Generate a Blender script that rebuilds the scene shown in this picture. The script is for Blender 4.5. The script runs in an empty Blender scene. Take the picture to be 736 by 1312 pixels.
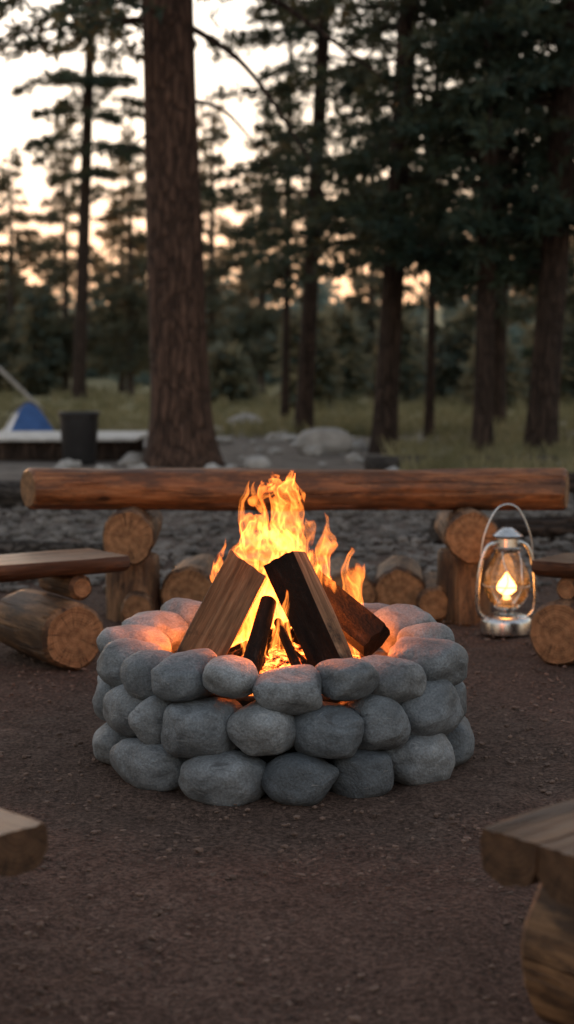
import bpy, math, random
import numpy as np
from mathutils import Vector, noise, Matrix
random.seed(7); np.random.seed(7)
scene=bpy.context.scene
R=math.radians
# ------------------------------------------------------------------ helpers
class NT:
    def __init__(s,tree): s.t=tree; s.n=tree.nodes; s.l=tree.links
    def new(s,ty,**k):
        nd=s.n.new(ty)
        for a,b in k.items(): setattr(nd,a,b)
        return nd
    def set(s,sock,v):
        if v is None: return
        if isinstance(v,bpy.types.NodeSocket): s.l.new(v,sock)
        else:
            try: sock.default_value=v
            except Exception:
                sock.default_value=(v[0],v[1],v[2],1.0)
    def m(s,op,a,b=None,c=None,clamp=False):
        nd=s.new('ShaderNodeMath',operation=op,use_clamp=clamp)
        s.set(nd.inputs[0],a); s.set(nd.inputs[1],b); s.set(nd.inputs[2],c)
        return nd.outputs[0]
    def v(s,op,a,b=None,sc=None):
        nd=s.new('ShaderNodeVectorMath',operation=op)
        s.set(nd.inputs[0],a); s.set(nd.inputs[1],b)
        if sc is not None: s.set(nd.inputs['Scale'],sc)
        return nd.outputs['Value'] if op in('LENGTH','DOT_PRODUCT','DISTANCE') else nd.outputs[0]
    def noise(s,vec,scale,detail=4,rough=0.55,dist=0.0,col=False):
        nd=s.new('ShaderNodeTexNoise'); s.set(nd.inputs['Vector'],vec)
        nd.inputs['Scale'].default_value=scale; nd.inputs['Detail'].default_value=detail
        nd.inputs['Roughness'].default_value=rough; nd.inputs['Distortion'].default_value=dist
        return nd.outputs[1] if col else nd.outputs[0]
    def voro(s,vec,scale,feature='F1'):
        nd=s.new('ShaderNodeTexVoronoi',feature=feature); s.set(nd.inputs['Vector'],vec)
        nd.inputs['Scale'].default_value=scale
        return nd.outputs[0]
    def ramp(s,fac,stops):
        nd=s.new('ShaderNodeValToRGB'); s.set(nd.inputs[0],fac)
        e=nd.color_ramp.elements
        while len(e)<len(stops): e.new(0.5)
        for i,(p,c) in enumerate(stops):
            e[i].position=p
            e[i].color=(c,c,c,1) if isinstance(c,(int,float)) else (c[0],c[1],c[2],1)
        return nd.outputs[0]
    def mix(s,f,a,b,mode='MIX'):
        nd=s.new('ShaderNodeMix',data_type='RGBA',blend_type=mode)
        s.set(nd.inputs[0],f); s.set(nd.inputs[6],a); s.set(nd.inputs[7],b)
        return nd.outputs[2]
    def xyz(s,x,y,z):
        nd=s.new('ShaderNodeCombineXYZ'); s.set(nd.inputs[0],x); s.set(nd.inputs[1],y); s.set(nd.inputs[2],z)
        return nd.outputs[0]
    def sep(s,v):
        nd=s.new('ShaderNodeSeparateXYZ'); s.set(nd.inputs[0],v); return nd.outputs
    def obj(s): return s.new('ShaderNodeTexCoord').outputs['Object']
    def pos(s): return s.new('ShaderNodeNewGeometry').outputs['Position']
    def rnd(s): return s.new('ShaderNodeObjectInfo').outputs['Random']
    def mapr(s,v,a,b,c=0.,d=1.):
        nd=s.new('ShaderNodeMapRange'); s.set(nd.inputs[0],v)
        for i,x in zip((1,2,3,4),(a,b,c,d)): nd.inputs[i].default_value=x
        return nd.outputs[0]
    def bump(s,h,strength,dist=0.01,normal=None):
        nd=s.new('ShaderNodeBump'); s.set(nd.inputs['Height'],h)
        nd.inputs['Strength'].default_value=strength; nd.inputs['Distance'].default_value=dist
        if normal: s.l.new(normal,nd.inputs['Normal'])
        return nd.outputs[0]
def mat(name):
    m=bpy.data.materials.new(name); m.use_nodes=True
    nt=NT(m.node_tree); b=m.node_tree.nodes['Principled BSDF']
    b.inputs['Specular IOR Level'].default_value=0.3
    return m,nt,b
def link(o): scene.collection.objects.link(o); return o
def empty(name,loc=(0,0,0)):
    e=bpy.data.objects.new(name,None); e.empty_display_size=0.1; e.location=loc; return link(e)
def mesh(name,verts,faces,mats,midx=None,smooth=True,parent=None):
    me=bpy.data.meshes.new(name); me.from_pydata([tuple(v) for v in verts],[],[tuple(f) for f in faces])
    for m in mats: me.materials.append(m)
    if midx is not None: me.polygons.foreach_set('material_index',list(midx))
    me.polygons.foreach_set('use_smooth',[smooth]*len(me.polygons)); me.update()
    o=link(bpy.data.objects.new(name,me))
    if parent: o.parent=parent
    return o
def npmesh(name,V,F,mats,smooth=False):
    me=bpy.data.meshes.new(name); V=np.asarray(V,dtype=np.float32); F=np.asarray(F,dtype=np.int32)
    k=F.shape[1]
    me.vertices.add(len(V)); me.vertices.foreach_set('co',V.ravel())
    me.loops.add(F.size); me.loops.foreach_set('vertex_index',F.ravel())
    me.polygons.add(len(F)); me.polygons.foreach_set('loop_start',np.arange(len(F),dtype=np.int32)*k)
    me.polygons.foreach_set('loop_total',np.full(len(F),k,dtype=np.int32))
    me.polygons.foreach_set('use_smooth',np.full(len(F),smooth))
    for m in mats: me.materials.append(m)
    me.update(calc_edges=True); return me
def place(o,p,axis):
    o.location=p; o.rotation_mode='QUATERNION'; o.rotation_quaternion=Vector(axis).to_track_quat('Z','Y')
# ------------------------------------------------------------------ materials
def dirt_mat():
    m,n,b=mat('dirt'); p=n.pos(); x,y,z=n.sep(p)
    big=n.noise(p,0.9,5); mid=n.noise(p,9,5,0.65); fine=n.noise(p,70,4,0.7); grit=n.noise(p,210,2,0.7)
    c=n.ramp(mid,[(0.25,(0.078,0.046,0.035)),(0.5,(0.155,0.098,0.076)),(0.8,(0.235,0.16,0.127))])
    c=n.mix(n.mapr(big,0.35,0.65),c,(0.125,0.08,0.062),'MIX')
    c=n.mix(0.95,c,n.ramp(fine,[(0.3,0.2),(0.5,0.95),(0.72,2.0)]),'MULTIPLY')
    c=n.mix(n.mapr(grit,0.58,0.70,0,0.6),c,(0.32,0.235,0.19))
    wob=n.m('MULTIPLY',n.m('SUBTRACT',n.noise(p,0.35,4),0.5),8)
    yy=n.m('ADD',y,wob)
    grey=n.ramp(n.noise(p,2.5,6,0.7),[(0.3,(0.14,0.115,0.10)),(0.7,(0.36,0.31,0.27))])
    c=n.mix(n.mapr(yy,8.5,15),c,grey)
    meadow=n.ramp(n.noise(p,0.5,6,0.7),[(0.3,(0.19,0.18,0.09)),(0.55,(0.38,0.33,0.19)),(0.75,(0.50,0.42,0.27))])
    c=n.mix(n.mapr(yy,27,36),c,meadow)
    n.set(b.inputs['Base Color'],c); b.inputs['Roughness'].default_value=0.95
    h=n.m('ADD',n.m('MULTIPLY',fine,1.0),n.m('ADD',n.m('MULTIPLY',mid,1.2),n.m('MULTIPLY',grit,0.35)))
    n.set(b.inputs['Normal'],n.bump(h,1.0,0.03)); b.inputs['Specular IOR Level'].default_value=0.15
    return m
def stone_mat():
    m,n,b=mat('river_stone'); p=n.v('ADD',n.obj(),n.v('SCALE',n.xyz(7,3,5),sc=n.rnd())) ; r=n.rnd()
    base=n.ramp(r,[(0,(0.085,0.097,0.108)),(0.2,(0.24,0.255,0.265)),(0.4,(0.13,0.147,0.162)),(0.6,(0.20,0.212,0.22)),(0.8,(0.115,0.13,0.143)),(1,(0.31,0.315,0.315))])
    mo=n.noise(p,8,7,0.62,0.4); sp=n.noise(p,150,3,0.65); vein=n.noise(n.v('MULTIPLY',p,(1,1,3.5)),9,6,0.62,1.8)
    c=n.mix(1.0,base,n.ramp(mo,[(0.28,0.45),(0.5,0.95),(0.72,1.55)]),'MULTIPLY')
    c=n.mix(1.0,c,n.ramp(sp,[(0.3,0.68),(0.5,1.0),(0.7,1.35)]),'MULTIPLY')
    c=n.mix(n.mapr(vein,0.57,0.68,0,0.55),c,(0.05,0.05,0.052))
    c=n.mix(n.mapr(vein,0.36,0.30,0,0.45),c,(0.40,0.395,0.385))
    n.set(b.inputs['Base Color'],c); n.set(b.inputs['Roughness'],n.mapr(mo,0.3,0.7,0.5,0.75)); b.inputs['Specular IOR Level'].default_value=0.4
    h=n.m('ADD',n.m('MULTIPLY',mo,1.8),n.m('ADD',n.m('MULTIPLY',sp,0.08),n.m('MULTIPLY',n.noise(p,38,5,0.6),0.5)))
    n.set(b.inputs['Normal'],n.bump(h,0.8,0.013)); return m
def log_side(name,c1,c2,c3,bark=0.0,rough=0.5):
    m,n,b=mat(name); o=n.obj(); o=n.v('ADD',o,n.v('SCALE',n.xyz(3,5,7),sc=n.rnd()))
    st=n.v('MULTIPLY',o,(1,1,0.07)); g=n.noise(st,55,6,0.65,0.3); g2=n.noise(n.v('MULTIPLY',o,(1,1,0.25)),9,4,0.6,0.4)
    c=n.ramp(g,[(0.25,c1),(0.5,c2),(0.75,c3)])
    c=n.mix(1.0,c,n.ramp(g2,[(0.3,0.35),(0.5,1.0),(0.7,1.35)]),'MULTIPLY')
    kn=n.voro(n.v('MULTIPLY',o,(1,1,0.6)),5.5); c=n.mix(n.mapr(kn,0.05,0.13,0.85,0),c,(0.03,0.014,0.008))
    if bark>0: c=n.mix(n.mapr(n.noise(n.v('MULTIPLY',o,(1,1,0.35)),14,6,0.7),0.42,0.56,bark,0),c,(0.045,0.026,0.018))
    n.set(b.inputs['Base Color'],c); b.inputs['Roughness'].default_value=rough
    crack=n.mapr(n.noise(n.v('MULTIPLY',o,(1,1,0.04)),26,4,0.6),0.38,0.42)
    h=n.m('ADD',n.m('MULTIPLY',g,0.5),n.m('ADD',crack,g2)); n.set(b.inputs['Normal'],n.bump(h,0.8,0.01))
    return m
def log_end(name,c1,c2):
    m,n,b=mat(name); o=n.obj(); x,y,z=n.sep(o)
    w=n.v('SCALE',n.v('SUBTRACT',n.noise(o,9,3,0.5,0,True),(0.5,0.5,0.5)),sc=0.035)
    rr=n.v('LENGTH',n.v('MULTIPLY',n.v('ADD',o,w),(1,1,0)))
    s=n.m('SINE',n.m('MULTIPLY',rr,620)); s2=n.m('SINE',n.m('MULTIPLY',rr,170))
    f=n.m('ADD',n.m('MULTIPLY',s,0.22),n.m('ADD',n.m('MULTIPLY',s2,0.15),0.5))
    c=n.mix(f,c1,c2)
    c=n.mix(1.0,c,n.ramp(n.noise(o,16,5,0.7),[(0.3,0.4),(0.55,1.0),(0.75,1.3)]),'MULTIPLY')
    ang=n.m('ARCTAN2',y,x); a2=n.noise(n.xyz(n.m('MULTIPLY',ang,2.6),n.rnd(),n.m('MULTIPLY',rr,1.5)),2.2,3)
    ck=n.m('MULTIPLY',n.mapr(n.m('ABSOLUTE',n.m('SUBTRACT',a2,0.5)),0.0,0.014,1,0),n.mapr(rr,0.01,0.05))
    c=n.mix(ck,c,(0.015,0.008,0.005))
    n.set(b.inputs['Base Color'],c); b.inputs['Roughness'].default_value=0.75
    n.set(b.inputs['Normal'],n.bump(n.m('SUBTRACT',n.m('MULTIPLY',f,0.4),n.m('MULTIPLY',ck,2)),0.5,0.005)); return m
def bark_mat(name,c1,c2,sc=1.0,groove=(0.012,0.008,0.006)):
    m,n,b=mat(name); o=n.obj(); o=n.v('ADD',o,n.v('SCALE',n.xyz(3,5,7),sc=n.rnd()))
    d=n.v('ADD',n.v('MULTIPLY',o,(1,1,0.13)),n.v('SCALE',n.noise(o,3*sc,3,0.5,0,True),sc=0.14))
    v=n.voro(d,13*sc,'DISTANCE_TO_EDGE'); g=n.noise(n.v('MULTIPLY',o,(1,1,0.22)),16*sc,6,0.7)
    plate=n.mapr(v,0.0,0.2,0.25,1)
    c=n.ramp(g,[(0.3,c1),(0.7,c2)]); c=n.mix(plate,groove,c)
    n.set(b.inputs['Base Color'],c); b.inputs['Roughness'].default_value=0.92
    n.set(b.inputs['Normal'],n.bump(n.m('ADD',plate,n.m('MULTIPLY',g,0.8)),1.0,0.05/sc)); return m
def needle_mat(name,a,b_,c_,trans=0.3,tc=(0.16,0.13,0.04)):
    m,n,b=mat(name); p=n.pos()
    f=n.noise(p,0.9,4,0.7); f2=n.noise(p,6,2)
    c=n.ramp(n.m('ADD',n.m('MULTIPLY',f,0.7),n.m('MULTIPLY',f2,0.3)),[(0.35,a),(0.5,b_),(0.65,c_)])
    n.set(b.inputs['Base Color'],c); b.inputs['Roughness'].default_value=0.6
    tr=n.new('ShaderNodeBsdfTranslucent'); n.set(tr.inputs[0],n.mix(0.5,c,tc))
    mx=n.new('ShaderNodeMixShader'); mx.inputs[0].default_value=trans
    n.l.new(b.outputs[0],mx.inputs[1]); n.l.new(tr.outputs[0],mx.inputs[2])
    n.l.new(mx.outputs[0],m.node_tree.nodes['Material Output'].inputs[0]); return m
def plain(name,c,rough=0.6,metal=0.0,var=0.25,scale=20,bump=0.1):
    m,n,b=mat(name); o=n.obj(); f=n.noise(o,scale,5,0.65)
    c2=n.mix(1.0,c,n.ramp(f,[(0.3,1-var),(0.7,1+var)]),'MULTIPLY')
    n.set(b.inputs['Base Color'],c2); b.inputs['Metallic'].default_value=metal
    n.set(b.inputs['Roughness'],n.mapr(f,0.3,0.7,rough-0.08,rough+0.08))
    n.set(b.inputs['Normal'],n.bump(f,bump,0.01)); return m
def split_mat(name,char):
    m,n,b=mat(name); o=n.obj(); x,y,z=n.sep(o)
    oo=n.v('ADD',o,n.v('SCALE',n.xyz(3,5,7),sc=n.rnd()))
    g=n.noise(n.v('MULTIPLY',oo,(1,1,0.06)),90,6,0.7,0.2); g2=n.noise(n.v('MULTIPLY',oo,(1,1,0.15)),18,4,0.6,0.5)
    c=n.ramp(g,[(0.25,(0.08,0.042,0.021)),(0.5,(0.22,0.125,0.066)),(0.75,(0.40,0.26,0.155))])
    c=n.mix(1.0,c,n.ramp(g2,[(0.3,0.3),(0.6,1.15)]),'MULTIPLY')
    f=n.m('ADD',n.m('MULTIPLY',n.noise(oo,12,5,0.65),0.7),n.m('MULTIPLY',z,-0.75))
    c=n.mix(n.mapr(f,0.24-char,0.36-char),c,(0.012,0.009,0.008))
    n.set(b.inputs['Base Color'],c); b.inputs['Roughness'].default_value=0.8
    n.set(b.inputs['Normal'],n.bump(n.m('ADD',g,g2),0.9,0.008)); return m
def char_mat(name='charred_wood',hotk=2.2):
    m,n,b=mat(name); o=n.v('ADD',n.obj(),n.v('SCALE',n.xyz(3,5,7),sc=n.rnd())); x,y,z=n.sep(n.obj())
    g=n.noise(n.v('MULTIPLY',o,(1,1,0.2)),40,5,0.7); v=n.noise(n.v('MULTIPLY',o,(1,1,0.5)),70,4,0.7)
    c=n.ramp(g,[(0.3,(0.004,0.004,0.004)),(0.6,(0.012,0.0105,0.0095)),(0.8,(0.05,0.043,0.038))])
    n.set(b.inputs['Base Color'],c); b.inputs['Roughness'].default_value=0.8; b.inputs['Specular IOR Level'].default_value=0.12
    n.set(b.inputs['Normal'],n.bump(n.m('ADD',v,g),1.0,0.008))
    if hotk>0:
        hot=n.m('MULTIPLY',n.mapr(v,0.52,0.7),n.m('MULTIPLY',n.mapr(n.noise(o,9,3),0.48,0.62),n.mapr(z,0.05,0.17,1,0.0)))
        b.inputs['Emission Color'].default_value=(1,0.16,0.02,1); n.set(b.inputs['Emission Strength'],n.m('MULTIPLY',hot,hotk))
    return m
def ember_mat():
    m,n,b=mat('embers'); p=n.pos(); x,y,z=n.sep(p)
    f=n.noise(p,45,4,0.75); rad=n.v('LENGTH',n.v('MULTIPLY',n.v('SUBTRACT',p,(-0.02,4.70,0)),(1,1,0)))
    hot=n.m('MULTIPLY',n.mapr(f,0.42,0.6),n.mapr(rad,0.24,0.38,1,0))
    n.set(b.inputs['Base Color'],n.ramp(f,[(0.35,(0.03,0.027,0.025)),(0.7,(0.16,0.15,0.14))]))
    n.set(b.inputs['Emission Color'],n.ramp(f,[(0.43,(1,0.08,0.008)),(0.62,(1,0.3,0.05))])); n.set(b.inputs['Emission Strength'],n.m('MULTIPLY',hot,6))
    b.inputs['Roughness'].default_value=0.95; n.set(b.inputs['Normal'],n.bump(f,1,0.02)); return m
M_dirt=dirt_mat(); M_stone=stone_mat()
M_rail=log_side('varnished_log',(0.11,0.038,0.015),(0.235,0.09,0.034),(0.36,0.17,0.075),0.65,0.42)
M_side=log_side('peeled_log',(0.09,0.045,0.022),(0.20,0.108,0.054),(0.32,0.19,0.10),0.85,0.6)
M_plank=log_side('seat_plank',(0.08,0.042,0.024),(0.155,0.09,0.054),(0.25,0.16,0.10),0.0,0.36)
M_edge=log_side('seat_edge',(0.04,0.018,0.010),(0.08,0.038,0.02),(0.14,0.072,0.036),0.7,0.55)
M_end=log_end('end_grain',(0.19,0.09,0.04),(0.38,0.215,0.105))
M_endD=log_end('weathered_end_grain',(0.06,0.03,0.016),(0.13,0.07,0.038))
M_bark=bark_mat('pine_bark',(0.055,0.033,0.025),(0.19,0.108,0.077))
M_bark2=bark_mat('dark_bark',(0.03,0.021,0.017),(0.095,0.062,0.047))
M_bark3=bark_mat('distant_bark_haze_tint',(0.10,0.085,0.075),(0.19,0.155,0.13),1.0,(0.06,0.05,0.045))  # bark lightened to paint aerial haze on the far trunks
M_dead=bark_mat('dead_wood',(0.04,0.034,0.03),(0.13,0.11,0.097),2.0)
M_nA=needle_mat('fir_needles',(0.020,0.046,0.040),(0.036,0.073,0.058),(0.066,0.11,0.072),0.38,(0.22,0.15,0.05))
M_nB=needle_mat('distant_needles_haze_tint',(0.075,0.125,0.12),(0.105,0.165,0.145),(0.155,0.20,0.145),0.55,(0.50,0.29,0.10))  # aerial haze painted in: paler, bluer needles for the farther trees
M_nC=needle_mat('far_forest_needles_haze_tint',(0.19,0.28,0.275),(0.23,0.325,0.305),(0.28,0.36,0.31),0.45,(0.36,0.31,0.20))  # palest needles, aerial haze mixed straight into the colour
M_grass=needle_mat('grass_blades',(0.12,0.13,0.065),(0.23,0.215,0.115),(0.40,0.34,0.20),0.4,(0.25,0.2,0.1))
M_split=split_mat('split_wood',0.0); M_split2=split_mat('split_wood_burnt',0.04); M_char=char_mat(); M_coal=char_mat('burnt_log',0); M_ember=ember_mat()
M_metal=plain('galvanised_metal',(0.65,0.65,0.64),0.28,1.0,0.15,25,0.05)
M_black=plain('black_plastic',(0.022,0.022,0.024),0.5,0,0.2,8)
M_tb=plain('tent_blue',(0.05,0.12,0.32),0.6,0,0.2,5); M_tw=plain('tent_white',(0.68,0.70,0.74),0.6,0,0.1,5)
M_deck=plain('weathered_boards',(0.55,0.53,0.50),0.7,0,0.3,6)
M_rubble=plain('grey_rock',(0.15,0.13,0.115),0.9,0,0.7,3,0.6)
M_pale=plain('pale_rock',(0.36,0.34,0.32),0.9,0,0.3,4,0.6)
M_clod=plain('dirt_clods',(0.155,0.103,0.08),0.95,0,0.6,5,0.6)
M_gapdark=plain('gap_blocker_dark',(0.02,0.018,0.016),0.95,0,0.4,20,0.6)  # near-black so the gaps between pit stones read as shade
# ------------------------------------------------------------------ ground
def axis(fine0,fine1,step,lo,hi,g=1.16):
    a=list(np.arange(fine0,fine1,step)); s=step; x=a[0]
    while x>lo: s*=g; x-=s; a.insert(0,x)
    s=step; x=a[-1]
    while x<hi: s*=g; x+=s; a.append(x)
    return a
gx=axis(-2.2,2.2,0.033,-260,260); gy=axis(2.3,8.4,0.033,-60,500)
V=[];F=[]
for j,y in enumerate(gy):
    for i,x in enumerate(gx):
        near=1 if (abs(x)<8 and -2<y<16) else 0
        z=0.0
        if near:
            z=0.020*noise.noise(Vector((x*1.7,y*1.7,0)))+0.014*noise.noise(Vector((x*6,y*6,3)))+0.011*noise.noise(Vector((x*15,y*15,5)))
            z-=0.004
        else: z=0.05*noise.noise(Vector((x*0.5,y*0.5,0)))-0.01
        if y>110: z+=(y-110)*0.05
        V.append((x,y,z))
nx=len(gx)
F=[(j*nx+i,j*nx+i+1,(j+1)*nx+i+1,(j+1)*nx+i) for j in range(len(gy)-1) for i in range(nx-1)]
mesh('ground',V,F,[M_dirt])
def ico(sub):
    import bmesh
    bm=bmesh.new(); bmesh.ops.create_icosphere(bm,subdivisions=sub,radius=1); bm.verts.ensure_lookup_table()
    v=np.array([x.co[:] for x in bm.verts]); f=np.array([[q.index for q in x.verts] for x in bm.faces]); bm.free(); return v,f
def scatter(name,n,xr,yr,smin,smax,m,excl=None,flat=0.6,sub=1,pw=2.5,zf=0.25,hf=None):
    bv,bf=ico(sub); rs=np.random.RandomState(len(name)*37+n%91)
    X=rs.uniform(*xr,n); Y=rs.uniform(*yr,n)
    if excl is not None:
        k=excl(X,Y); X=X[k];Y=Y[k]; n=len(X)
    S=smin+(smax-smin)*rs.rand(n)**pw
    sc=np.stack([S*rs.uniform(.6,1.5,n),S*rs.uniform(.6,1.3,n),S*flat*rs.uniform(.6,1.3,n)],1)
    a=rs.uniform(0,6.28,n); ca,sa=np.cos(a),np.sin(a)
    P=bv[None]*sc[:,None]*(1+rs.uniform(-.25,.25,(n,len(bv),1)))
    Q=np.empty_like(P); Q[...,0]=P[...,0]*ca[:,None]-P[...,1]*sa[:,None]; Q[...,1]=P[...,0]*sa[:,None]+P[...,1]*ca[:,None]; Q[...,2]=P[...,2]
    Zb=S*zf+(hf(X,Y) if hf else 0)
    Q+=np.stack([X,Y,Zb],1)[:,None]
    FF=bf[None]+(np.arange(n)*len(bv))[:,None,None]
    o=link(bpy.data.objects.new(name,npmesh(name,Q.reshape(-1,3),FF.reshape(-1,3),[m],False))); return o
PC=(-0.019,4.76)
notpit=lambda X,Y: (X-PC[0])**2+(Y-PC[1])**2>0.55**2
scatter('gravel',20000,(-2.6,2.6),(2.3,8.6),0.0015,0.010,M_clod,notpit)
scatter('rubble',11000,(-5,5),(8.3,15),0.010,0.055,M_rubble,None,0.6,1,2.0,0.4)
scatter('pale_rocks',150,(-2.8,3.2),(16.5,28),0.04,0.20,M_pale,None,0.5,2,3)
# ------------------------------------------------------------------ stones
def stone(name,c,dims,yaw,seed,parent,m=M_stone,sub=4,tilt=(0,0)):
    bv,bf=ico(sub); V=[]; e=random.uniform(2.2,2.9); off=Vector((seed*3.7,seed*1.3,seed*2.1))
    fac=[(Vector((random.gauss(0,1),random.gauss(0,1),random.gauss(0,1))).normalized(),random.uniform(.84,1.0)) for _ in range(5)]
    tp=random.uniform(-.18,.18)
    for v in bv:
        d=(abs(v[0])**e+abs(v[1])**e+abs(v[2])**e)**(-1/e)
        p=Vector(v)*d
        for nrm,lim in fac:
            q=p.dot(nrm)-lim
            if q>0: p-=nrm*q*0.65
        s=1+0.17*noise.noise(p*0.9+off)+0.055*noise.noise(p*2.3+off)+0.010*noise.noise(p*6+off)
        V.append((p.x*dims[0]*s,p.y*dims[1]*s,p.z*dims[2]*s*(1+tp*p.x)))
    o=mesh(name,V,bf.tolist(),[m],None,True,parent); o.location=c
    o.rotation_euler=(tilt[0],tilt[1],yaw); return o
pit=empty('fire_pit',(PC[0],PC[1],0))
def theta(px,Rr):
    best=None
    for k in range(-180,181):
        t=R(k/2); q=360+2000*Rr*math.sin(t)/(4.76-Rr*math.cos(t))
        if best is None or abs(q-px)<best[0]: best=(abs(q-px),t)
    return best[1]
Rr=0.456
courses=[
 (0.062,0.072,Rr+0.03,[(132,50),(182,88),(280,112),(390,104),(480,80),(543,58),(587,46)]),
 (0.190,0.077,Rr+0.025,[(128,46),(150,60),(183,52),(240,92),(335,96),(427,98),(503,66),(562,62),(594,36)]),
 (0.320,0.068,Rr+0.0,[(148,66),(172,74),(220,98),(287,76),(372,98),(457,78),(522,86),(566,62)]),
]
k=0
for ci,(zc,hz,rad,lst) in enumerate(courses):
    lst=sorted(lst); th=[theta(a,rad+0.05) for a,w in lst]
    wd=[w/max(.5,math.cos(t)) for (a,w),t in zip(lst,th)]
    bd=[th[0]-(th[1]-th[0])*0.5]
    for i in range(len(th)-1):
        f=wd[i]/(wd[i]+wd[i+1]); bd.append(th[i]+(th[i+1]-th[i])*f)
    bd.append(th[-1]+(th[-1]-th[-2])*0.5)
    sp=[((bd[i]+bd[i+1])/2,(bd[i+1]-bd[i])/2*rad) for i in range(len(th))]
    gap=2*math.pi-(bd[-1]-bd[0]); nb=int(round(gap*rad/0.185))
    cuts=np.cumsum([0]+[random.uniform(.75,1.3) for _ in range(nb)]); cuts=cuts/cuts[-1]*gap+bd[-1]
    for i in range(nb): sp.append(((cuts[i]+cuts[i+1])/2,(cuts[i+1]-cuts[i])/2*rad))
    for t,half in sp:
        k+=1; half=max(.05,min(half,0.13))
        rj=rad+random.uniform(-.016,.018)
        x=math.sin(t)*rj; y=-math.cos(t)*rj
        hh=hz*random.uniform(0.92,1.12)*(0.9 if half<0.075 else 1.04)
        top=0.016*random.uniform(-1,1)+(0.03 if (ci==2 and math.cos(t)<-.2) else 0)
        stone('stone_%02d'%k,(x,y,zc+top*(ci==2)+random.uniform(-.005,.005)),(half*1.08,random.uniform(.088,.110),hh),t+random.uniform(-.10,.10),k,pit,
              tilt=(random.uniform(-.10,.10),random.uniform(-.16,.16)))
V=[];F=[]
for r,z in((.40,0),(.40,.255),(.36,.262)):
    for j in range(48): a=j/48*2*math.pi; q=r*(1+.03*noise.noise(Vector((math.cos(a)*4,math.sin(a)*4,z*5)))); V.append((math.cos(a)*q,math.sin(a)*q,z))
for i in range(2):
    for j in range(48): a=i*48+j;b_=i*48+(j+1)%48; F.append((a,b_,b_+48,a+48))
mesh('gap_blocker',V,F,[M_gapdark],None,True,pit)  # added ring: darkens the stone gaps and blocks firelight leaking through
mound=lambda r:0.11*math.exp(-(r/0.23)**2)
V=[(0,0,0.345)];F=[]
for i in range(1,19):
    for j in range(56):
        a=j/56*2*math.pi; r=i/18*0.43
        V.append((math.cos(a)*r,math.sin(a)*r,0.235+mound(r)+0.03*noise.noise(Vector((math.cos(a)*r*9,math.sin(a)*r*9,1)))))
for j in range(56): F.append((0,1+j,1+(j+1)%56))
for i in range(17):
    for j in range(56):
        a=1+i*56+j;b_=1+i*56+(j+1)%56; F.append((a,a+56,b_+56,b_))
mesh('ash_bed',V,F,[M_ember],None,True,pit)
co=scatter('coals',1100,(-0.33,0.33),(-0.33,0.33),0.007,0.030,M_ember,lambda X,Y:X*X+Y*Y<0.33**2,0.7,1,1.5,0.4,lambda X,Y:0.11*np.exp(-(X*X+Y*Y)/.23**2)); co.parent=pit; co.location=(0,0,0.24)
# ------------------------------------------------------------------ logs
def log(name,p0,p1,r0,r1,mats,parent,seg=40,amp=0.06,seed=0,cut=(0,0),step=0.04,bevel=0.012,yaw=0):
    p0=Vector(p0);p1=Vector(p1); L=(p1-p0).length; n=max(6,int(L/step)); V=[];F=[];MI=[]
    ts=[0,bevel/L]+[bevel/L+(1-2*bevel/L)*i/n for i in range(1,n)]+[1-bevel/L,1]
    for i,t in enumerate(ts):
        r=r0+(r1-r0)*t
        if i==0 or i==len(ts)-1: r-=bevel*0.8
        for j in range(seg):
            a=2*math.pi*j/seg; d=Vector((math.cos(a),math.sin(a),0))
            q=Vector((d.x*1.3,d.y*1.3,t*L*1.1+seed*5.3)); rr=r*(1+amp*noise.noise(q)+amp*0.35*noise.noise(q*3.1)+amp*0.15*noise.noise(Vector((d.x*7,d.y*7,t*L*2+seed))))
            z=t*L
            if i<=1: z-=cut[0]*rr*math.cos(a)
            if i>=len(ts)-2: z+=cut[1]*rr*math.cos(a)
            V.append((d.x*rr,d.y*rr,z))
    m=len(ts)
    for i in range(m-1):
        for j in range(seg):
            a=i*seg+j;b_=i*seg+(j+1)%seg; F.append((a,b_,b_+seg,a+seg)); MI.append(0)
    for end,base in ((0,0),(1,(m-1)*seg)):
        prev=list(range(base,base+seg))
        for s in (0.66,0.33):
            cur=[]
            for j in range(seg):
                v=V[base+j]; V.append((v[0]*s,v[1]*s,(v[2]-end*L)*s+end*L+0.0015*noise.noise(Vector((v[0]*90*s,v[1]*90*s,seed))))); cur.append(len(V)-1)
            for j in range(seg):
                q=(prev[j],cur[j],cur[(j+1)%seg],prev[(j+1)%seg]); F.append(q if end==0 else q[::-1]); MI.append(1)
            prev=cur
        V.append((0,0,end*L)); c=len(V)-1
        for j in range(seg):
            q=(prev[j],c,prev[(j+1)%seg]); F.append(q if end==0 else q[::-1]); MI.append(1)
    o=mesh(name,V,F,mats,MI,True,parent)
    try: o.data.set_sharp_from_angle(angle=R(38))
    except Exception: pass
    place(o,p0,p1-p0); 
    return o
LM=[M_side,M_end]; 
rb=empty('log_rail_bench')
log('rail',(-1.235,7.42,0.625),(1.335,7.42,0.615),0.102,0.098,[M_rail,M_end],rb,56,0.14,3,(0.55,0.30),bevel=.016)
log('cross_log_1',(-0.735,7.15,0.415),(-0.74,7.75,0.415),0.125,0.12,LM,rb,44,0.12,5)
log('post_1',(-0.735,7.43,-0.02),(-0.735,7.43,0.31),0.13,0.12,LM,rb,44,0.14,6)
log('foot_log_1',(-0.70,7.2,0.075),(-0.72,7.6,0.075),0.075,0.07,LM,rb,36,0.1,7)
log('cross_log_2',(0.85,7.15,0.42),(0.86,7.75,0.42),0.12,0.12,LM,rb,44,0.12,8)
log('post_2',(0.85,7.43,-0.02),(0.85,7.43,0.33),0.135,0.13,LM,rb,44,0.16,9)
fs=empty('firewood_row')
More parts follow.
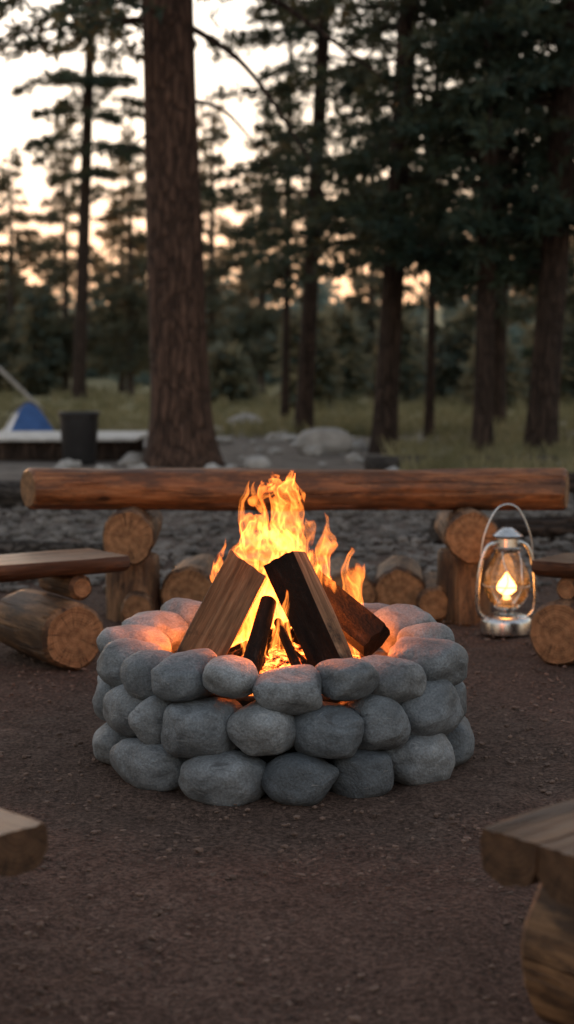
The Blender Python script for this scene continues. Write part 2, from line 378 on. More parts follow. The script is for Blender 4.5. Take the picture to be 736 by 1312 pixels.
for i,(x,r) in enumerate([(-0.475,.135),(-0.235,.105),(-0.02,.112),(0.155,.075),(0.305,.128),(0.545,.13),(0.70,.085)]):
    log('firewood_log_%d'%(i+1),(x,7.38+random.uniform(-.05,.05),r-0.008),(x+random.uniform(-.05,.05),7.95,r-0.008),r,r*0.95,LM,fs,40,0.16,20+i,bevel=0.02)
def slab(name,c0,u,v,L,W,T,ztop,parent,seed):
    n=int(L/0.05); V=[];F=[];MI=[]; prof=[]
    for i in range(11): prof.append((i/10,0))
    prof+= [(1.015,-0.12),(1.02,-0.3),(1.0,-0.55),(0.90,-0.85)]+[(0.8-0.6*i/5,-1.0) for i in range(6)]+[(0.10,-0.85),(0.0,-0.55),(-0.02,-0.3),(-.015,-.12)]
    m=len(prof)
    for i in range(n+1):
        t=i/n
        for (a,h) in prof:
            e=0.0
            if a<0.05 or a>0.95: e=0.014*noise.noise(Vector((t*L*5,a*4+seed,h)))+0.008*noise.noise(Vector((t*L*17,a*4+seed,h)))
            endp=0.008*noise.noise(Vector((a*9,h*3,seed+i))) if i in(0,n) else 0
            V.append(((a-0.5)*W+e*(1 if a>0.5 else -1), h*T+ (0.003*noise.noise(Vector((a*6,t*L*3,seed))) if h==0 else 0.010*noise.noise(Vector((a*3,t*L*4,seed+h)))), t*L+endp))
    for i in range(n):
        for j in range(m):
            a=i*m+j;b_=i*m+(j+1)%m; F.append((a,a+m,b_+m,b_)); MI.append(0 if j<10 else 2)
    F.append(tuple(range(m))); MI.append(1); F.append(tuple(range(n*m,n*m+m))[::-1]); MI.append(1)
    o=mesh(name,V,F,[M_plank,M_endD,M_edge],MI,True,parent)
    try: o.data.set_sharp_from_angle(angle=R(40))
    except Exception: pass
    U=Vector((u[0],u[1],0)).normalized(); Z=Vector((0,0,1)); X=Z.cross(U)
    c=Vector((c0[0],c0[1],ztop))+Vector((v[0],v[1],0)).normalized()*W*0.5
    mtx=Matrix(((X.x,0,U.x,c.x),(X.y,0,U.y,c.y),(0,1,0,c.z),(0,0,0,1)))
    o.matrix_world=mtx; return o
def bench(corner,u,v,L,boards,T,ztop,supports):
    e=empty('log_bench'); u=Vector((*u,0)).normalized(); v=Vector((*v,0)).normalized(); c=Vector((*corner,0)); w=0
    for i,W in enumerate(boards):
        p=c+v*w; slab('seat_board_%d'%(i+1),(p.x,p.y),u,v,L,W-0.004,T,ztop-0.002*i,e,i*3.3+corner[0]); w+=W
    tw=w
    for i,(s,r,z,o0,o1) in enumerate(supports):
        a=c+u*s+v*o0; b_=c+u*s+v*(tw+o1)
        log('support_log_%d'%(i+1),(a.x,a.y,z),(b_.x,b_.y,z),r,r*0.97,LM,e,44,0.10,30+i+corner[0]*3,bevel=0.018)
    return e
bench((-0.645,6.35),(-.83,-.56),(-.56,.83),1.7,[.17,.19],.07,.43,[(.28,.137,.13,-.06,.1),(.20,.052,.31,.03,0),(1.35,.137,.13,-.05,.1),(1.35,.052,.31,.03,0)])
bench((1.0,6.33),(.83,-.56),(.56,.83),1.7,[.17,.19],.07,.415,[(.14,.135,.13,-.05,.1),(.14,.052,.30,.03,0),(1.35,.137,.13,-.05,.1),(1.35,.052,.30,.03,0)])
bench((.325,2.60),(.74,.67),(.67,-.74),1.5,[.13,.14,.13],.085,.42,[(.27,.165,.165,.0,-.02),(1.2,.165,.165,.0,-.02)])
bench((-.415,2.64),(-.74,.67),(-.67,-.74),1.5,[.13,.14,.13],.075,.415,[(.30,.162,.16,.0,-.02),(1.2,.162,.16,.0,-.02)])
# ------------------------------------------------------------------ burning firewood
def wedge(name,p0,p1,sec,parent,mats,roll=0,seed=0):
    # local +X points to -X world, local +Y points towards -Y world
    p0=Vector(p0);p1=Vector(p1);L=(p1-p0).length; pts=[];mi=[]
    for i in range(len(sec)):
        a=sec[i];b_=sec[(i+1)%len(sec)]; n=9
        for q in range(n):
            t=q/n; x=a[0]+(b_[0]-a[0])*t; y=a[1]+(b_[1]-a[1])*t
            if a[2]==1:
                nx_,ny_=(b_[1]-a[1]),-(b_[0]-a[0]); k_=0.13*4*t*(1-t); x+=nx_*k_; y+=ny_*k_
            pts.append((x,y)); mi.append(1 if a[2]==3 else a[2])
    m=len(pts); n=26; V=[];F=[];MI=[]
    for i in range(n+1):
        t=i/n
        for j,(x,y) in enumerate(pts):
            q=Vector((x*14,y*14,t*L*1.5+seed)); d=0.010*noise.noise(q)+0.008*noise.noise(Vector((x*60,y*60,t*L*3+seed)))
            l=math.hypot(x,y)+1e-6; z=t*L
            if i==0 or i==n: z+=0.010*noise.noise(Vector((x*30,y*30,seed+i)))+ (0.12*x if i==n else 0)
            V.append((x+x/l*d,y+y/l*d,z))
    for i in range(n):
        for j in range(m):
            a=i*m+j;b_=i*m+(j+1)%m; F.append((a,b_,b_+m,a+m)); MI.append(mi[j])
    for base,end in ((0,0),(n*m,1)):
        V.append((0,0,end*L)); c=len(V)-1
        for j in range(m):
            q=(base+j,c,base+(j+1)%m); F.append(q if end==0 else q[::-1]); MI.append(2)
    o=mesh(name,V,F,mats,MI,True,parent)
    try: o.data.set_sharp_from_angle(angle=R(35))
    except Exception: pass
    U=(p1-p0).normalized(); 
    Y=(Vector((0,-1,0))-U*Vector((0,-1,0)).dot(U)).normalized(); X=Y.cross(U)
    mt=Matrix(((X.x,Y.x,U.x,p0.x),(X.y,Y.y,U.y,p0.y),(X.z,Y.z,U.z,p0.z),(0,0,0,1)))@Matrix.Rotation(roll,4,'Z')
    o.matrix_world=mt; return o
fw=empty('campfire')
WM=[M_split,M_bark2,M_end]; WC=[M_split2,M_coal,M_end]; WB=[M_split2,M_char,M_char]
wedge('split_log_1',(-0.315,4.58,0.235),(-0.115,4.70,0.60),[(-.062,.045,0),(-.075,-.045,1),(.055,-.05,0),(.07,.02,0)],fw,WM,0.15,1)
wedge('split_log_2',(0.170,4.53,0.235),(-0.010,4.69,0.625),[(.066,-.005,3),(.02,-.055,0),(-.066,-.02,0),(-.036,.052,3)],fw,WC,0.0,2)
wedge('split_log_3',(0.275,4.68,0.375),(0.06,4.86,0.53),[(-.048,.038,3),(-.048,-.045,1),(.048,-.045,1),(.048,.038,3)],fw,[M_coal]*3,0.3,3)
wedge('split_log_4',(-0.20,4.98,0.24),(-0.05,4.82,0.56),[(-.05,.035,0),(-.045,-.045,1),(.045,-.045,0),(.045,.035,0)],fw,WB,0.5,4)
wedge('split_log_5',(0.16,5.02,0.24),(0.04,4.84,0.54),[(-.045,.035,0),(-.045,-.04,1),(.04,-.045,0),(.045,.035,0)],fw,WB,0.9,5)
log('charred_branch_1',(-0.125,4.48,0.26),(-0.055,4.68,0.50),.030,.026,[M_char,M_char],fw,24,0.2,4,bevel=.005,step=.02)
log('charred_branch_2',(0.06,4.46,0.26),(-0.03,4.66,0.44),.015,.013,[M_char,M_char],fw,20,0.25,5,bevel=.004,step=.02)
for i in range(14):
    a=random.uniform(0,6.28) if i>5 else random.uniform(3.6,5.8); r=random.uniform(.15,.25); b_=a+random.uniform(2.4,3.9); r2=random.uniform(.0,.1); rr=random.uniform(.007,.015)
    log('stick_%02d'%(i+1),(-.02+math.cos(a)*r,4.72+math.sin(a)*r,.275+random.uniform(0,.04)),(-.02+math.cos(b_)*r2,4.72+math.sin(b_)*r2,random.uniform(.36,.45)),rr,rr*.8,[M_char,M_char],fw,14,.25,60+i,bevel=.003,step=.03)
def flame_mat():
    m=bpy.data.materials.new('flame'); m.use_nodes=True; n=NT(m.node_tree)
    for x in list(m.node_tree.nodes):
        if x.type!='OUTPUT_MATERIAL': m.node_tree.nodes.remove(x)
    out=[x for x in m.node_tree.nodes if x.type=='OUTPUT_MATERIAL'][0]
    p=n.obj(); x0,y0,z0=n.sep(p)
    grow=n.mapr(z0,0.0,0.6,0.25,1.0)
    w=n.v('SUBTRACT',n.noise(n.v('MULTIPLY',p,(1,1,0.75)),5.5,1,0.5,0,True),(0.5,0.5,0.5))
    w2=n.v('SUBTRACT',n.noise(n.v('MULTIPLY',p,(1,1,0.6)),17,1,0.5,0,True),(0.5,0.5,0.5))
    q=n.v('ADD',p,n.v('SCALE',w,sc=n.m('MULTIPLY',grow,0.26)))
    q=n.v('ADD',q,n.v('SCALE',w2,sc=n.m('MULTIPLY',grow,0.10)))
    x,y,z=n.sep(q)
    f=None
    for (cx,cy,h,r) in [(-0.005,0.04,0.67,0.10),(-0.10,0.04,0.50,0.075),(0.10,0.06,0.42,0.08),(-0.175,0.03,0.40,0.06),(-0.01,-0.10,0.26,0.06),(-0.085,-0.09,0.25,0.06),(0.19,0.06,0.32,0.06)]:
        d=n.v('LENGTH',n.xyz(n.m('SUBTRACT',x,cx),n.m('SUBTRACT',y,cy),0.0))
        g=n.m('SUBTRACT',n.m('SUBTRACT',1.0,n.m('DIVIDE',d,r)),n.m('POWER',n.m('DIVIDE',n.m('MAXIMUM',z,0.0),h),1.6))
        f=g if f is None else n.m('MAXIMUM',f,g)
    st=n.noise(n.v('MULTIPLY',q,(1,1,0.26)),30,1.5,0.55)
    f=n.m('ADD',f,n.m('MULTIPLY',n.m('SUBTRACT',st,0.51),2.2))
    f=n.m('SUBTRACT',f,n.mapr(z0,0.56,0.66,0,0.5))
    band=n.m('MULTIPLY',n.mapr(f,0.0,0.07),n.mapr(f,0.07,0.24,1,0))
    body=n.mapr(f,0.02,0.5,0,1)
    s=n.m('ADD',n.m('MULTIPLY',band,125),n.m('MULTIPLY',body,7))
    s=n.m('MULTIPLY',s,n.mapr(z0,0.0,0.06,0.4,1))
    c=n.ramp(f,[(0.0,(1,0.12,0.010)),(0.10,(1,0.285,0.042)),(0.4,(1,0.18,0.02)),(1.0,(1,0.15,0.012))])
    em=n.new('ShaderNodeEmission'); n.set(em.inputs[0],c); n.set(em.inputs[1],s)
    n.l.new(em.outputs[0],out.inputs['Volume'])
    try: m.cycles.volume_step_rate=0.28
    except Exception: pass
    return m
V=[];F=[];ns=20;prof=[(0,0.05),(0.0,0.25),(0.3,0.26),(0.45,0.22),(0.6,0.16),(0.69,0.05)]
for z,r in prof:
    for j in range(ns): a=2*math.pi*j/ns; V.append((math.cos(a)*r,math.sin(a)*r*0.85,z))
for i in range(len(prof)-1):
    for j in range(ns): a=i*ns+j;b_=i*ns+(j+1)%ns; F.append((a,b_,b_+ns,a+ns))
F.append(tuple(range(ns))[::-1]); F.append(tuple(range((len(prof)-1)*ns,len(prof)*ns)))
fl=mesh('flames',V,F,[flame_mat()],None,False,fw); fl.location=(-0.01,4.76,0.27)
def plight(name,loc,e,col,rad,parent):
    l=bpy.data.lights.new(name,'POINT'); l.energy=e; l.color=col; l.shadow_soft_size=rad
    o=link(bpy.data.objects.new(name,l)); o.location=loc; o.parent=parent
plight('fire_light',(-0.02,4.80,0.46),62,(1,0.18,0.032),0.09,fw)
plight('fire_light_top',(-0.02,4.77,0.70),18,(1,0.23,0.05),0.16,fw)
# ------------------------------------------------------------------ lantern
def lathe(name,prof,m,parent,seg=36,smooth=True,cap=False):
    V=[];F=[]
    for r,z in prof:
        for j in range(seg): a=2*math.pi*j/seg; V.append((math.cos(a)*r,math.sin(a)*r,z))
    for i in range(len(prof)-1):
        for j in range(seg): a=i*seg+j;b_=i*seg+(j+1)%seg; F.append((a,b_,b_+seg,a+seg))
    o=mesh(name,V,F,[m],None,smooth,parent)
    try: o.data.set_sharp_from_angle(angle=R(40))
    except Exception: pass
    return o
def tube(name,pts,r,m,parent,closed=False,res=8):
    cu=bpy.data.curves.new(name,'CURVE'); cu.dimensions='3D'; cu.bevel_depth=r; cu.bevel_resolution=3; cu.resolution_u=res
    s=cu.splines.new('NURBS' if len(pts)>3 else 'POLY'); s.points.add(len(pts)-1)
    for i,p in enumerate(pts):
        s.points[i].co=(*p[:3],1)
        if len(p)>3: s.points[i].radius=p[3]
    if s.type=='NURBS': s.use_endpoint_u=True; s.order_u=3
    s.use_cyclic_u=closed; cu.materials.append(m); o=link(bpy.data.objects.new(name,cu)); o.parent=parent; return o
gm=bpy.data.materials.new('lantern_glass'); gm.use_nodes=True; n=NT(gm.node_tree); n.n.remove(n.n['Principled BSDF'])
tr=n.new('ShaderNodeBsdfTransparent'); tr.inputs[0].default_value=(0.97,0.92,0.85,1); gl=n.new('ShaderNodeBsdfGlossy'); gl.inputs['Roughness'].default_value=0.08
df=n.new('ShaderNodeBsdfTranslucent'); df.inputs[0].default_value=(0.9,0.7,0.45,1)
mx0=n.new('ShaderNodeMixShader'); n.set(mx0.inputs[0],n.mapr(n.noise(n.obj(),14,4),0.35,0.7,0.03,0.16)); n.l.new(tr.outputs[0],mx0.inputs[1]); n.l.new(df.outputs[0],mx0.inputs[2])
mx=n.new('ShaderNodeMixShader'); fr=n.new('ShaderNodeFresnel'); fr.inputs[0].default_value=1.45
n.l.new(fr.outputs[0],mx.inputs[0]); n.l.new(mx0.outputs[0],mx.inputs[1]); n.l.new(gl.outputs[0],mx.inputs[2]); n.l.new(mx.outputs[0],n.n['Material Output'].inputs[0])
la=empty('lantern',(0.99,6.98,0.003)); la.rotation_euler=(0,0,R(12)); la.scale=(1.1,1.1,1.1)
lathe('fuel_tank',[(0.0,0.0),(.098,0.0),(.104,.006),(.104,.052),(.100,.062),(.082,.074),(.05,.082),(.03,.084),(.03,.10),(.052,.104),(.056,.112),(.05,.118),(.0,.12)],M_metal,la)
lathe('burner',[(.022,.118),(.026,.14),(.014,.155),(.0,.158)],M_metal,la)
lathe('glass_globe',[(.052,.118),(.074,.14),(.092,.175),(.096,.21),(.088,.25),(.07,.29),(.052,.325),(.046,.345)],gm,la)
lathe('chimney',[(.054,.338),(.058,.345),(.058,.352),(.045,.358),(.042,.392),(.062,.398),(.064,.404),(.04,.422),(.022,.436),(.0,.438)],M_metal,la)
for s in(-1,1):
    tube('side_tube_%s'%('a' if s<0 else 'b'),[(s*.085,0,.06),(s*.115,0,.075),(s*.126,0,.12),(s*.125,0,.19),(s*.118,0,.26),(s*.098,0,.34),(s*.075,0,.372),(s*.04,0,.378)],.0085,M_metal,la)
    tube('guard_wire_%s'%('a' if s<0 else 'b'),[(s*.05,-.03,.118),(s*.07,-.085,.16),(s*.03,-.105,.21),(s*.03,-.09,.26),(s*.04,-.06,.31),(s*.035,-.04,.345)],.0022,M_metal,la)
tube('guard_ring',[(math.cos(a)*.1,math.sin(a)*.1,.20) for a in [i*math.pi/6 for i in range(12)]],.0022,M_metal,la,True)
tube('bail_handle',[(-.112,0,.28),(-.112,0,.36),(-.085,0,.45),(-.045,0,.52),(0,0,.535),(.045,0,.52),(.085,0,.45),(.112,0,.36),(.112,0,.28)],.0036,M_metal,la)
m,n,b=mat('lantern_flame'); b.inputs['Base Color'].default_value=(0,0,0,1); b.inputs['Emission Color'].default_value=(1,0.40,0.11,1); b.inputs['Emission Strength'].default_value=12
lathe('flame',[(.0,.155),(.020,.162),(.038,.178),(.040,.192),(.030,.212),(.015,.232),(.004,.25),(.0,.26)],m,la,20)
plight('lantern_light',(0,0,.2),7,(1,0.34,0.08),0.03,la)
# ------------------------------------------------------------------ trees
def crown(seed,z0,H,Rm,nbr,tufts,blades,bl,bw,droop=0.10,up=0.05,lowtaper=0.15,pw=0.8,trunk_r=0.12):
    rs=np.random.RandomState(seed)
    zb=z0+(H-z0)*rs.rand(nbr)**1.15; az=rs.uniform(0,2*np.pi,nbr)
    h=(zb-z0)/(H-z0); L=Rm*(1-h)**pw*rs.uniform(.45,1.12,nbr)*np.minimum(1,.55+h/lowtaper*.45)+0.15
    bi=rs.choice(nbr,tufts,p=L**1.3/np.sum(L**1.3)); t=0.12+0.88*rs.rand(tufts)**0.75
    lat=rs.uniform(-1,1,tufts)*(1.05-t)*0.42*L[bi]
    dr=droop*rs.uniform(.5,1.5,nbr); upv=up*rs.uniform(-1,2.5,nbr)
    r=t*L[bi]; cx,sx=np.cos(az[bi]),np.sin(az[bi])
    P=np.stack([cx*r-sx*lat,sx*r+cx*lat,zb[bi]+upv[bi]*r-dr[bi]*r*r/np.maximum(Rm,1)*3-np.abs(lat)*0.25],1)
    P+=rs.normal(0,.03,(tufts,3))
    D=np.stack([cx,sx,-0.15*np.ones(tufts)],1)+np.stack([-sx,cx,0*sx],1)*np.sign(lat)[:,None]*0.7
    P=np.repeat(P,blades,0); D=np.repeat(D,blades,0)+rs.normal(0,.75,(tufts*blades,3)); D/=np.linalg.norm(D,axis=1)[:,None]
    n=len(P); l=bl*rs.uniform(.5,1.3,n)[:,None]; W=np.cross(D,rs.normal(0,1,(n,3))); W/=np.linalg.norm(W,axis=1)[:,None]; W*=bw*rs.uniform(.6,1.3,n)[:,None]
    V=np.stack([P,P+D*l*.5+W,P+D*l,P+D*l*.5-W],1).reshape(-1,3); F=np.arange(n*4).reshape(-1,4)
    return V,F,(zb,az,L,dr,upv,Rm)
def limbs(info,r=0.03,sides=4,maxn=400):
    zb,az,L,dr,upv,Rm=info; V=[];F=[]
    for i in range(min(len(zb),maxn)):
        c,s=math.cos(az[i]),math.sin(az[i]); b0=len(V); K=5
        for k_ in range(K+1):
            t=k_/K*L[i]*0.95; z=zb[i]+upv[i]*t-dr[i]*t*t/max(Rm,1)*3; rr=(r*(0.4+L[i]/Rm))*(1-.8*k_/K)
            for j in range(sides):
                a=2*math.pi*j/sides; V.append((c*t-s*math.cos(a)*rr,s*t+c*math.cos(a)*rr,z+math.sin(a)*rr))
        for k_ in range(K):
            for j in range(sides): a=b0+k_*sides+j;b_=b0+k_*sides+(j+1)%sides; F.append((a,b_,b_+sides,a+sides))
    return V,F
def trunk_mesh(path,seg=28,flare=0.35,amp=0.05,seed=0,step=0.25):
    V=[];F=[]; zs=[]; z=path[0][2]
    while z<path[-1][2]: zs.append(z); z+=step if z>0.8 else 0.08
    zs.append(path[-1][2])
    for z in zs:
        for a,b_ in zip(path[:-1],path[1:]):
            if a[2]<=z<=b_[2]: break
        t=(z-a[2])/(b_[2]-a[2]); x=a[0]+(b_[0]-a[0])*t;y=a[1]+(b_[1]-a[1])*t;r=a[3]+(b_[3]-a[3])*t
        r*=1+flare*math.exp(-max(z,0)/0.35)
        for j in range(seg):
            an=2*math.pi*j/seg; d=Vector((math.cos(an),math.sin(an),0)); q=Vector((d.x*1.5,d.y*1.5,z*.5+seed))
            rr=r*(1+amp*noise.noise(q)+amp*.6*noise.noise(Vector((d.x*5,d.y*5,z*.6+seed)))+flare*.4*math.exp(-max(z,0)/.4)*noise.noise(Vector((d.x*2.5,d.y*2.5,seed))))
            V.append((x+d.x*rr,y+d.y*rr,z))
    for i in range(len(zs)-1):
        for j in range(seg): a=i*seg+j;b_=i*seg+(j+1)%seg; F.append((a,b_,b_+seg,a+seg))
    return V,F
def tree(x,y,r,H,lean,cr,z0,Rm,seed,tufts=2600,m=M_bark2,nm=M_nA,nbr=120,bl=.2,bw=.022,name='pine_tree',lr=.028,blades=6,droop=.1,pw=.8):
    e=empty(name,(x,y,0)); 
    Vc,Fc,info=crown(seed,z0,H*0.98,Rm,nbr,tufts,blades,bl,bw,droop,pw=pw)
    Vc=Vc.copy(); Vc[:,0]+=lean*Vc[:,2]/H
    V,F=trunk_mesh([(0,0,-0.1,r),(lean*.5,0,H*.5,r*.72),(lean,0,H,r*.12)],seed=seed)
    v2,f2=limbs(info,lr); o0=len(V); V+=[(a+lean*c/H,b_,c) for a,b_,c in v2]; F+=[tuple(q+o0 for q in f) for f in f2]
    mesh('trunk',V,F,[m],None,True,e)
    o=link(bpy.data.objects.new('crown',npmesh('crown',Vc,Fc,[nm]))); o.parent=e
    return e
bt=tree(-1.30,19.3,.37,22,-0.55,1,5.2,4.2,11,2600,M_bark,nbr=90,lr=.035)
for i,pts in enumerate([
  [(.1,0,5.3,1.6),(.6,-.2,5.0,1.3),(1.0,-.3,4.55,1.0),(1.35,-.4,4.0,.7),(1.6,-.4,3.6,.35)],
  [(.1,0,4.4,1.2),(.4,.2,4.45,.9),(.8,.3,4.1,.6),(1.15,.4,3.6,.3)],
  [(.1,0,5.9,1.8),(.9,-.4,5.7,1.4),(1.7,-.6,5.1,1.0),(2.4,-.6,4.6,.5)],
  [(-.1,0,5.6,1.5),(-.7,-.3,5.6,1.2),(-1.2,-.4,5.2,.8),(-1.7,-.5,4.9,.4)],
  [(-.1,0,3.9,.9),(-.4,-.3,3.95,.6),(-.65,-.4,3.75,.3)]]):
    tube('dead_branch_%d'%(i+1),pts,.028,M_bark2,bt)
tree(1.36,22,.17,17,.85,1,2.7,2.7,12,4900,nbr=155)
tree(2.56,20.5,.13,16,.2,1,2.5,2.2,13,3900,nbr=125)
tree(3.32,20.5,.20,18,1.0,1,2.4,2.6,14,4500,nbr=145)
tree(.30,29,.16,16,.8,1,3.4,2.5,15,2900,nbr=105)
tree(-.05,34,.09,12,.2,1,3.2,1.6,16,1000,nbr=70)
tree(2.45,27,.08,13,.2,1,3.0,1.9,17,1400,nbr=75)
tree(5.6,25,.2,17,.3,1,1.6,3.0,18,3600,nbr=130)
tree(4.4,33,.2,18,.3,1,2.2,3.0,19,2800,nbr=120)
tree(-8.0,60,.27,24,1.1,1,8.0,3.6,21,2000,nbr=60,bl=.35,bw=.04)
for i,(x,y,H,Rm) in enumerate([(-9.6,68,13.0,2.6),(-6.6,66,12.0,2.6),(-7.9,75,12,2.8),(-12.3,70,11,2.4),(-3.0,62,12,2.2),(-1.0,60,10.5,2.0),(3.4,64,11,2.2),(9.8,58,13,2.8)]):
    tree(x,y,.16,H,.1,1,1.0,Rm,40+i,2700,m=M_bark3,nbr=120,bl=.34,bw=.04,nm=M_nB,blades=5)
def forest(name,n,xr,yr,hr,seed,nm,zg=lambda y:0):
    rs=np.random.RandomState(seed); VV=[];FF=[];o0=0
    for i in range(n):
        x=rs.uniform(*xr);y=rs.uniform(*yr);H=rs.uniform(*hr)
        V,F,_=crown(seed*100+i,.3,H,H*rs.uniform(.2,.3),60,420,4,.6,.11)
        V=V+np.array([x,y,zg(y)]); VV.append(V);FF.append(F+o0);o0+=len(V)
    link(bpy.data.objects.new(name,npmesh(name,np.concatenate(VV),np.concatenate(FF),[nm])))
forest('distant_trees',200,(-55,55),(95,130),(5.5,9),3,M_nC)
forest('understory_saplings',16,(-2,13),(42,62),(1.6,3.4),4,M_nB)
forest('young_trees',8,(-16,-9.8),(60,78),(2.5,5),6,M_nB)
def grass(name,n,xr,yr,h,seed,w=.012,clump=None):
    rs=np.random.RandomState(seed); X=rs.uniform(*xr,n);Y=yr[0]+(yr[1]-yr[0])*rs.rand(n)**1.4
    nc=n//14; ci=rs.randint(0,nc,n); X=X[ci]+rs.normal(0,.12,n); Y=Y[ci]+rs.normal(0,.12,n)
    P=np.stack([X,Y,0*X-.01],1); D=np.stack([rs.normal(0,.35,n),rs.normal(0,.35,n),np.ones(n)],1)*(h*rs.uniform(.4,1.2,n))[:,None]
    a=rs.uniform(0,6.28,n); W=np.stack([np.cos(a),np.sin(a),0*a],1)*w
    B=D.copy(); B[:,:2]*=.35; B[:,2]*=.6
    V=np.stack([P-W,P+W,P+B+W*.7,P+D,P+B-W*.7],1).reshape(-1,3); F=np.arange(n*5).reshape(-1,5)
    link(bpy.data.objects.new(name,npmesh(name,V,F,[M_grass])))
grass('grass',18000,(-10,12),(27,48),.26,5,.014)
grass('meadow_grass',14000,(-30,32),(42,85),.40,6,.03)
grass('undergrowth',9000,(1.4,7),(15.5,24),.28,8,.01)
# ------------------------------------------------------------------ campsite bits
def fallen(x0,y0,x1,y1,r,seed,m=M_dead,z=None,z1=None):
    z=r*.85 if z is None else z; e=empty('fallen_log')
    log('trunk_piece',(x0,y0,z),(x1,y1,z if z1 is None else z1),r,r*.8,[m,M_dead],e,28,0.25,seed,step=.1)
fallen(-3.6,13.2,-1.35,13.5,.13,50); fallen(-1.2,13.9,2.2,13.5,.10,51); fallen(-3.0,10.2,-1.0,9.7,.06,52); fallen(1.0,10.6,3.6,11.4,.09,53,M_bark2)
fallen(-7.9,40,-6.2,40,.06,54,M_pale,1.7,.05); fallen(.9,17.8,3.2,18.3,.10,55); fallen(-6,16,-3.3,15.2,.12,56,M_bark2); fallen(2.2,14.8,4.2,14.2,.12,57,M_bark2)
bo=empty('boulder',(.52,22,0)); stone('rock',(0,0,.13),(.40,.3,.22),.2,90,bo,M_pale,4)
bo=empty('boulder',(-.36,18.6,0)); stone('rock',(0,0,.05),(.16,.14,.10),.2,91,bo,M_pale,4)
bo=empty('boulder',(-.80,31,0)); stone('rock',(0,0,.08),(.38,.3,.20),.2,92,bo,M_pale,4)
# tent
te=empty('tent',(-4.0,24.2,0)); te.rotation_euler=(0,0,R(18))
V=[];F=[];MI=[];nr=12;nsg=32
for i in range(nr+1):
    t=i/nr; z=.66*t; rr=(1-t)**0.66*(1-.10*math.sin(t*math.pi))
    for j in range(nsg):
        a=2*math.pi*j/nsg; k_=1/max(abs(math.cos(a)),abs(math.sin(a))); k_=1+(k_-1)*(.9-.12*math.sin(t*3.14))
        V.append((math.cos(a)*rr*k_*.52,math.sin(a)*rr*k_*.58,z))
for i in range(nr):
    for j in range(nsg):
        a=i*nsg+j;b_=i*nsg+(j+1)%nsg; F.append((a,b_,b_+nsg,a+nsg)); jj=(j+4)%8
        MI.append(1 if (i<9 and (j+4)//8%2==0) or i<1 else 0)
mesh('canopy',V,F,[M_tb,M_tw],MI,False,te)
for s in (0,1): tube('pole_%d'%s,[(sg*.58*u_,sg*.64*u_*(1 if s else -1),.68*(1-u_**1.5)) for sg,u_ in((-1,1),(-1,.7),(-1,.4),(-1,.15),(1,0),(1,.15),(1,.4),(1,.7),(1,1))],.008,M_black,te)
bn=empty('trash_bin',(-2.58,19.4,0))
lathe('barrel',[(.0,.01),(.19,.0),(.20,.02),(.245,.60),(.262,.605),(.262,.645),(.25,.65),(.235,.64),(.19,.05),(.0,.05)],M_black,bn,40)
dk=empty('wooden_deck')
for i in range(9):
    y=20.1+i*.26
    V=[(-5.4,y,.25),(-1.95,y,.25),(-1.95,y+.25,.25),(-5.4,y+.25,.25),(-5.4,y,.285),(-1.95,y,.285),(-1.95,y+.25,.285),(-5.4,y+.25,.285)]
    V=[(a+random.uniform(-.03,.03)*(a>-3),b_,c) for a,b_,c in V[:4]]+[(a,b_,c+random.uniform(0,.002)) for a,b_,c in V[4:]]
    mesh('board_%d'%(i+1),V,[(0,3,2,1),(4,5,6,7),(0,1,5,4),(1,2,6,5),(2,3,7,6),(3,0,4,7)],[M_deck],None,False,dk)
for i,y in enumerate((20.2,22.2)):
    V=[(a,b_,c) for c in(0,.248) for a,b_ in((-5.3,y),(-2.05,y),(-2.05,y+.12),(-5.3,y+.12))]
    mesh('joist_%d'%(i+1),V,[(0,3,2,1),(4,5,6,7),(0,1,5,4),(1,2,6,5),(2,3,7,6),(3,0,4,7)],[M_bark2],None,False,dk)
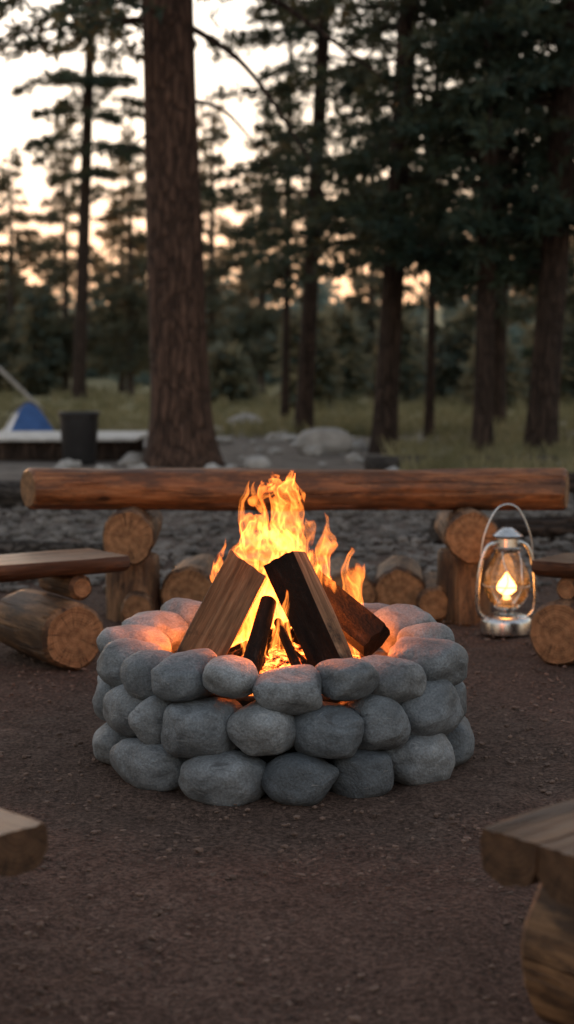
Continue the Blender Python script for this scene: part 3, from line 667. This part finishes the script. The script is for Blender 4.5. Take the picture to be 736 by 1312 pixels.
# ------------------------------------------------------------------ light
SE,SA=R(2.8),R(-14)
w=bpy.data.worlds.new('World'); scene.world=w; w.use_nodes=True; n=NT(w.node_tree)
sk=n.new('ShaderNodeTexSky',sky_type='NISHITA'); sk.sun_disc=False; sk.sun_elevation=SE; sk.sun_rotation=SA
sk.air_density=1.0; sk.dust_density=1.2; sk.ozone_density=1.5
hs=n.new('ShaderNodeHueSaturation'); hs.inputs['Saturation'].default_value=0.45; n.l.new(sk.outputs[0],hs.inputs['Color'])
c=n.v('SCALE',hs.outputs[0],sc=0.52)
den=n.v('ADD',n.v('SCALE',c,sc=0.62),(1,1,1)); c=n.v('DIVIDE',c,den)   # highlight roll-off near the sunset
tz=n.sep(n.new('ShaderNodeTexCoord').outputs['Generated'])[2]
tint=n.ramp(tz,[(0.0,(1.0,0.52,0.27)),(0.075,(1.0,0.64,0.40)),(0.13,(1.0,0.83,0.66)),(0.24,(1.0,0.95,0.88)),(0.6,(0.95,0.94,0.97))])
c=n.mix(1.0,c,tint,'MULTIPLY')
bg=w.node_tree.nodes['Background']; n.l.new(c,bg.inputs[0]); bg.inputs[1].default_value=1.85
su=bpy.data.lights.new('sun','SUN'); su.energy=2.5; su.angle=R(0.5); su.color=(1,.46,.18)
so=link(bpy.data.objects.new('sun',su))
Sd=Vector((math.sin(SA)*math.cos(SE),math.cos(SA)*math.cos(SE),math.sin(SE))); so.rotation_mode='QUATERNION'; so.rotation_quaternion=Sd.to_track_quat('Z','Y')
# ------------------------------------------------------------------ camera
cam=bpy.data.cameras.new('camera'); cam.lens=54.9; cam.sensor_width=36; cam.clip_end=2000; cam.clip_start=.05
cam.dof.use_dof=True; cam.dof.focus_distance=4.45; cam.dof.aperture_fstop=2.6; cam.dof.aperture_blades=0
co=link(bpy.data.objects.new('camera',cam)); co.location=(0,0,1.2); co.rotation_euler=(R(90-5.3),0,0)
scene.camera=co
scene.view_settings.view_transform='Standard'; scene.view_settings.look='None'; scene.view_settings.exposure=0
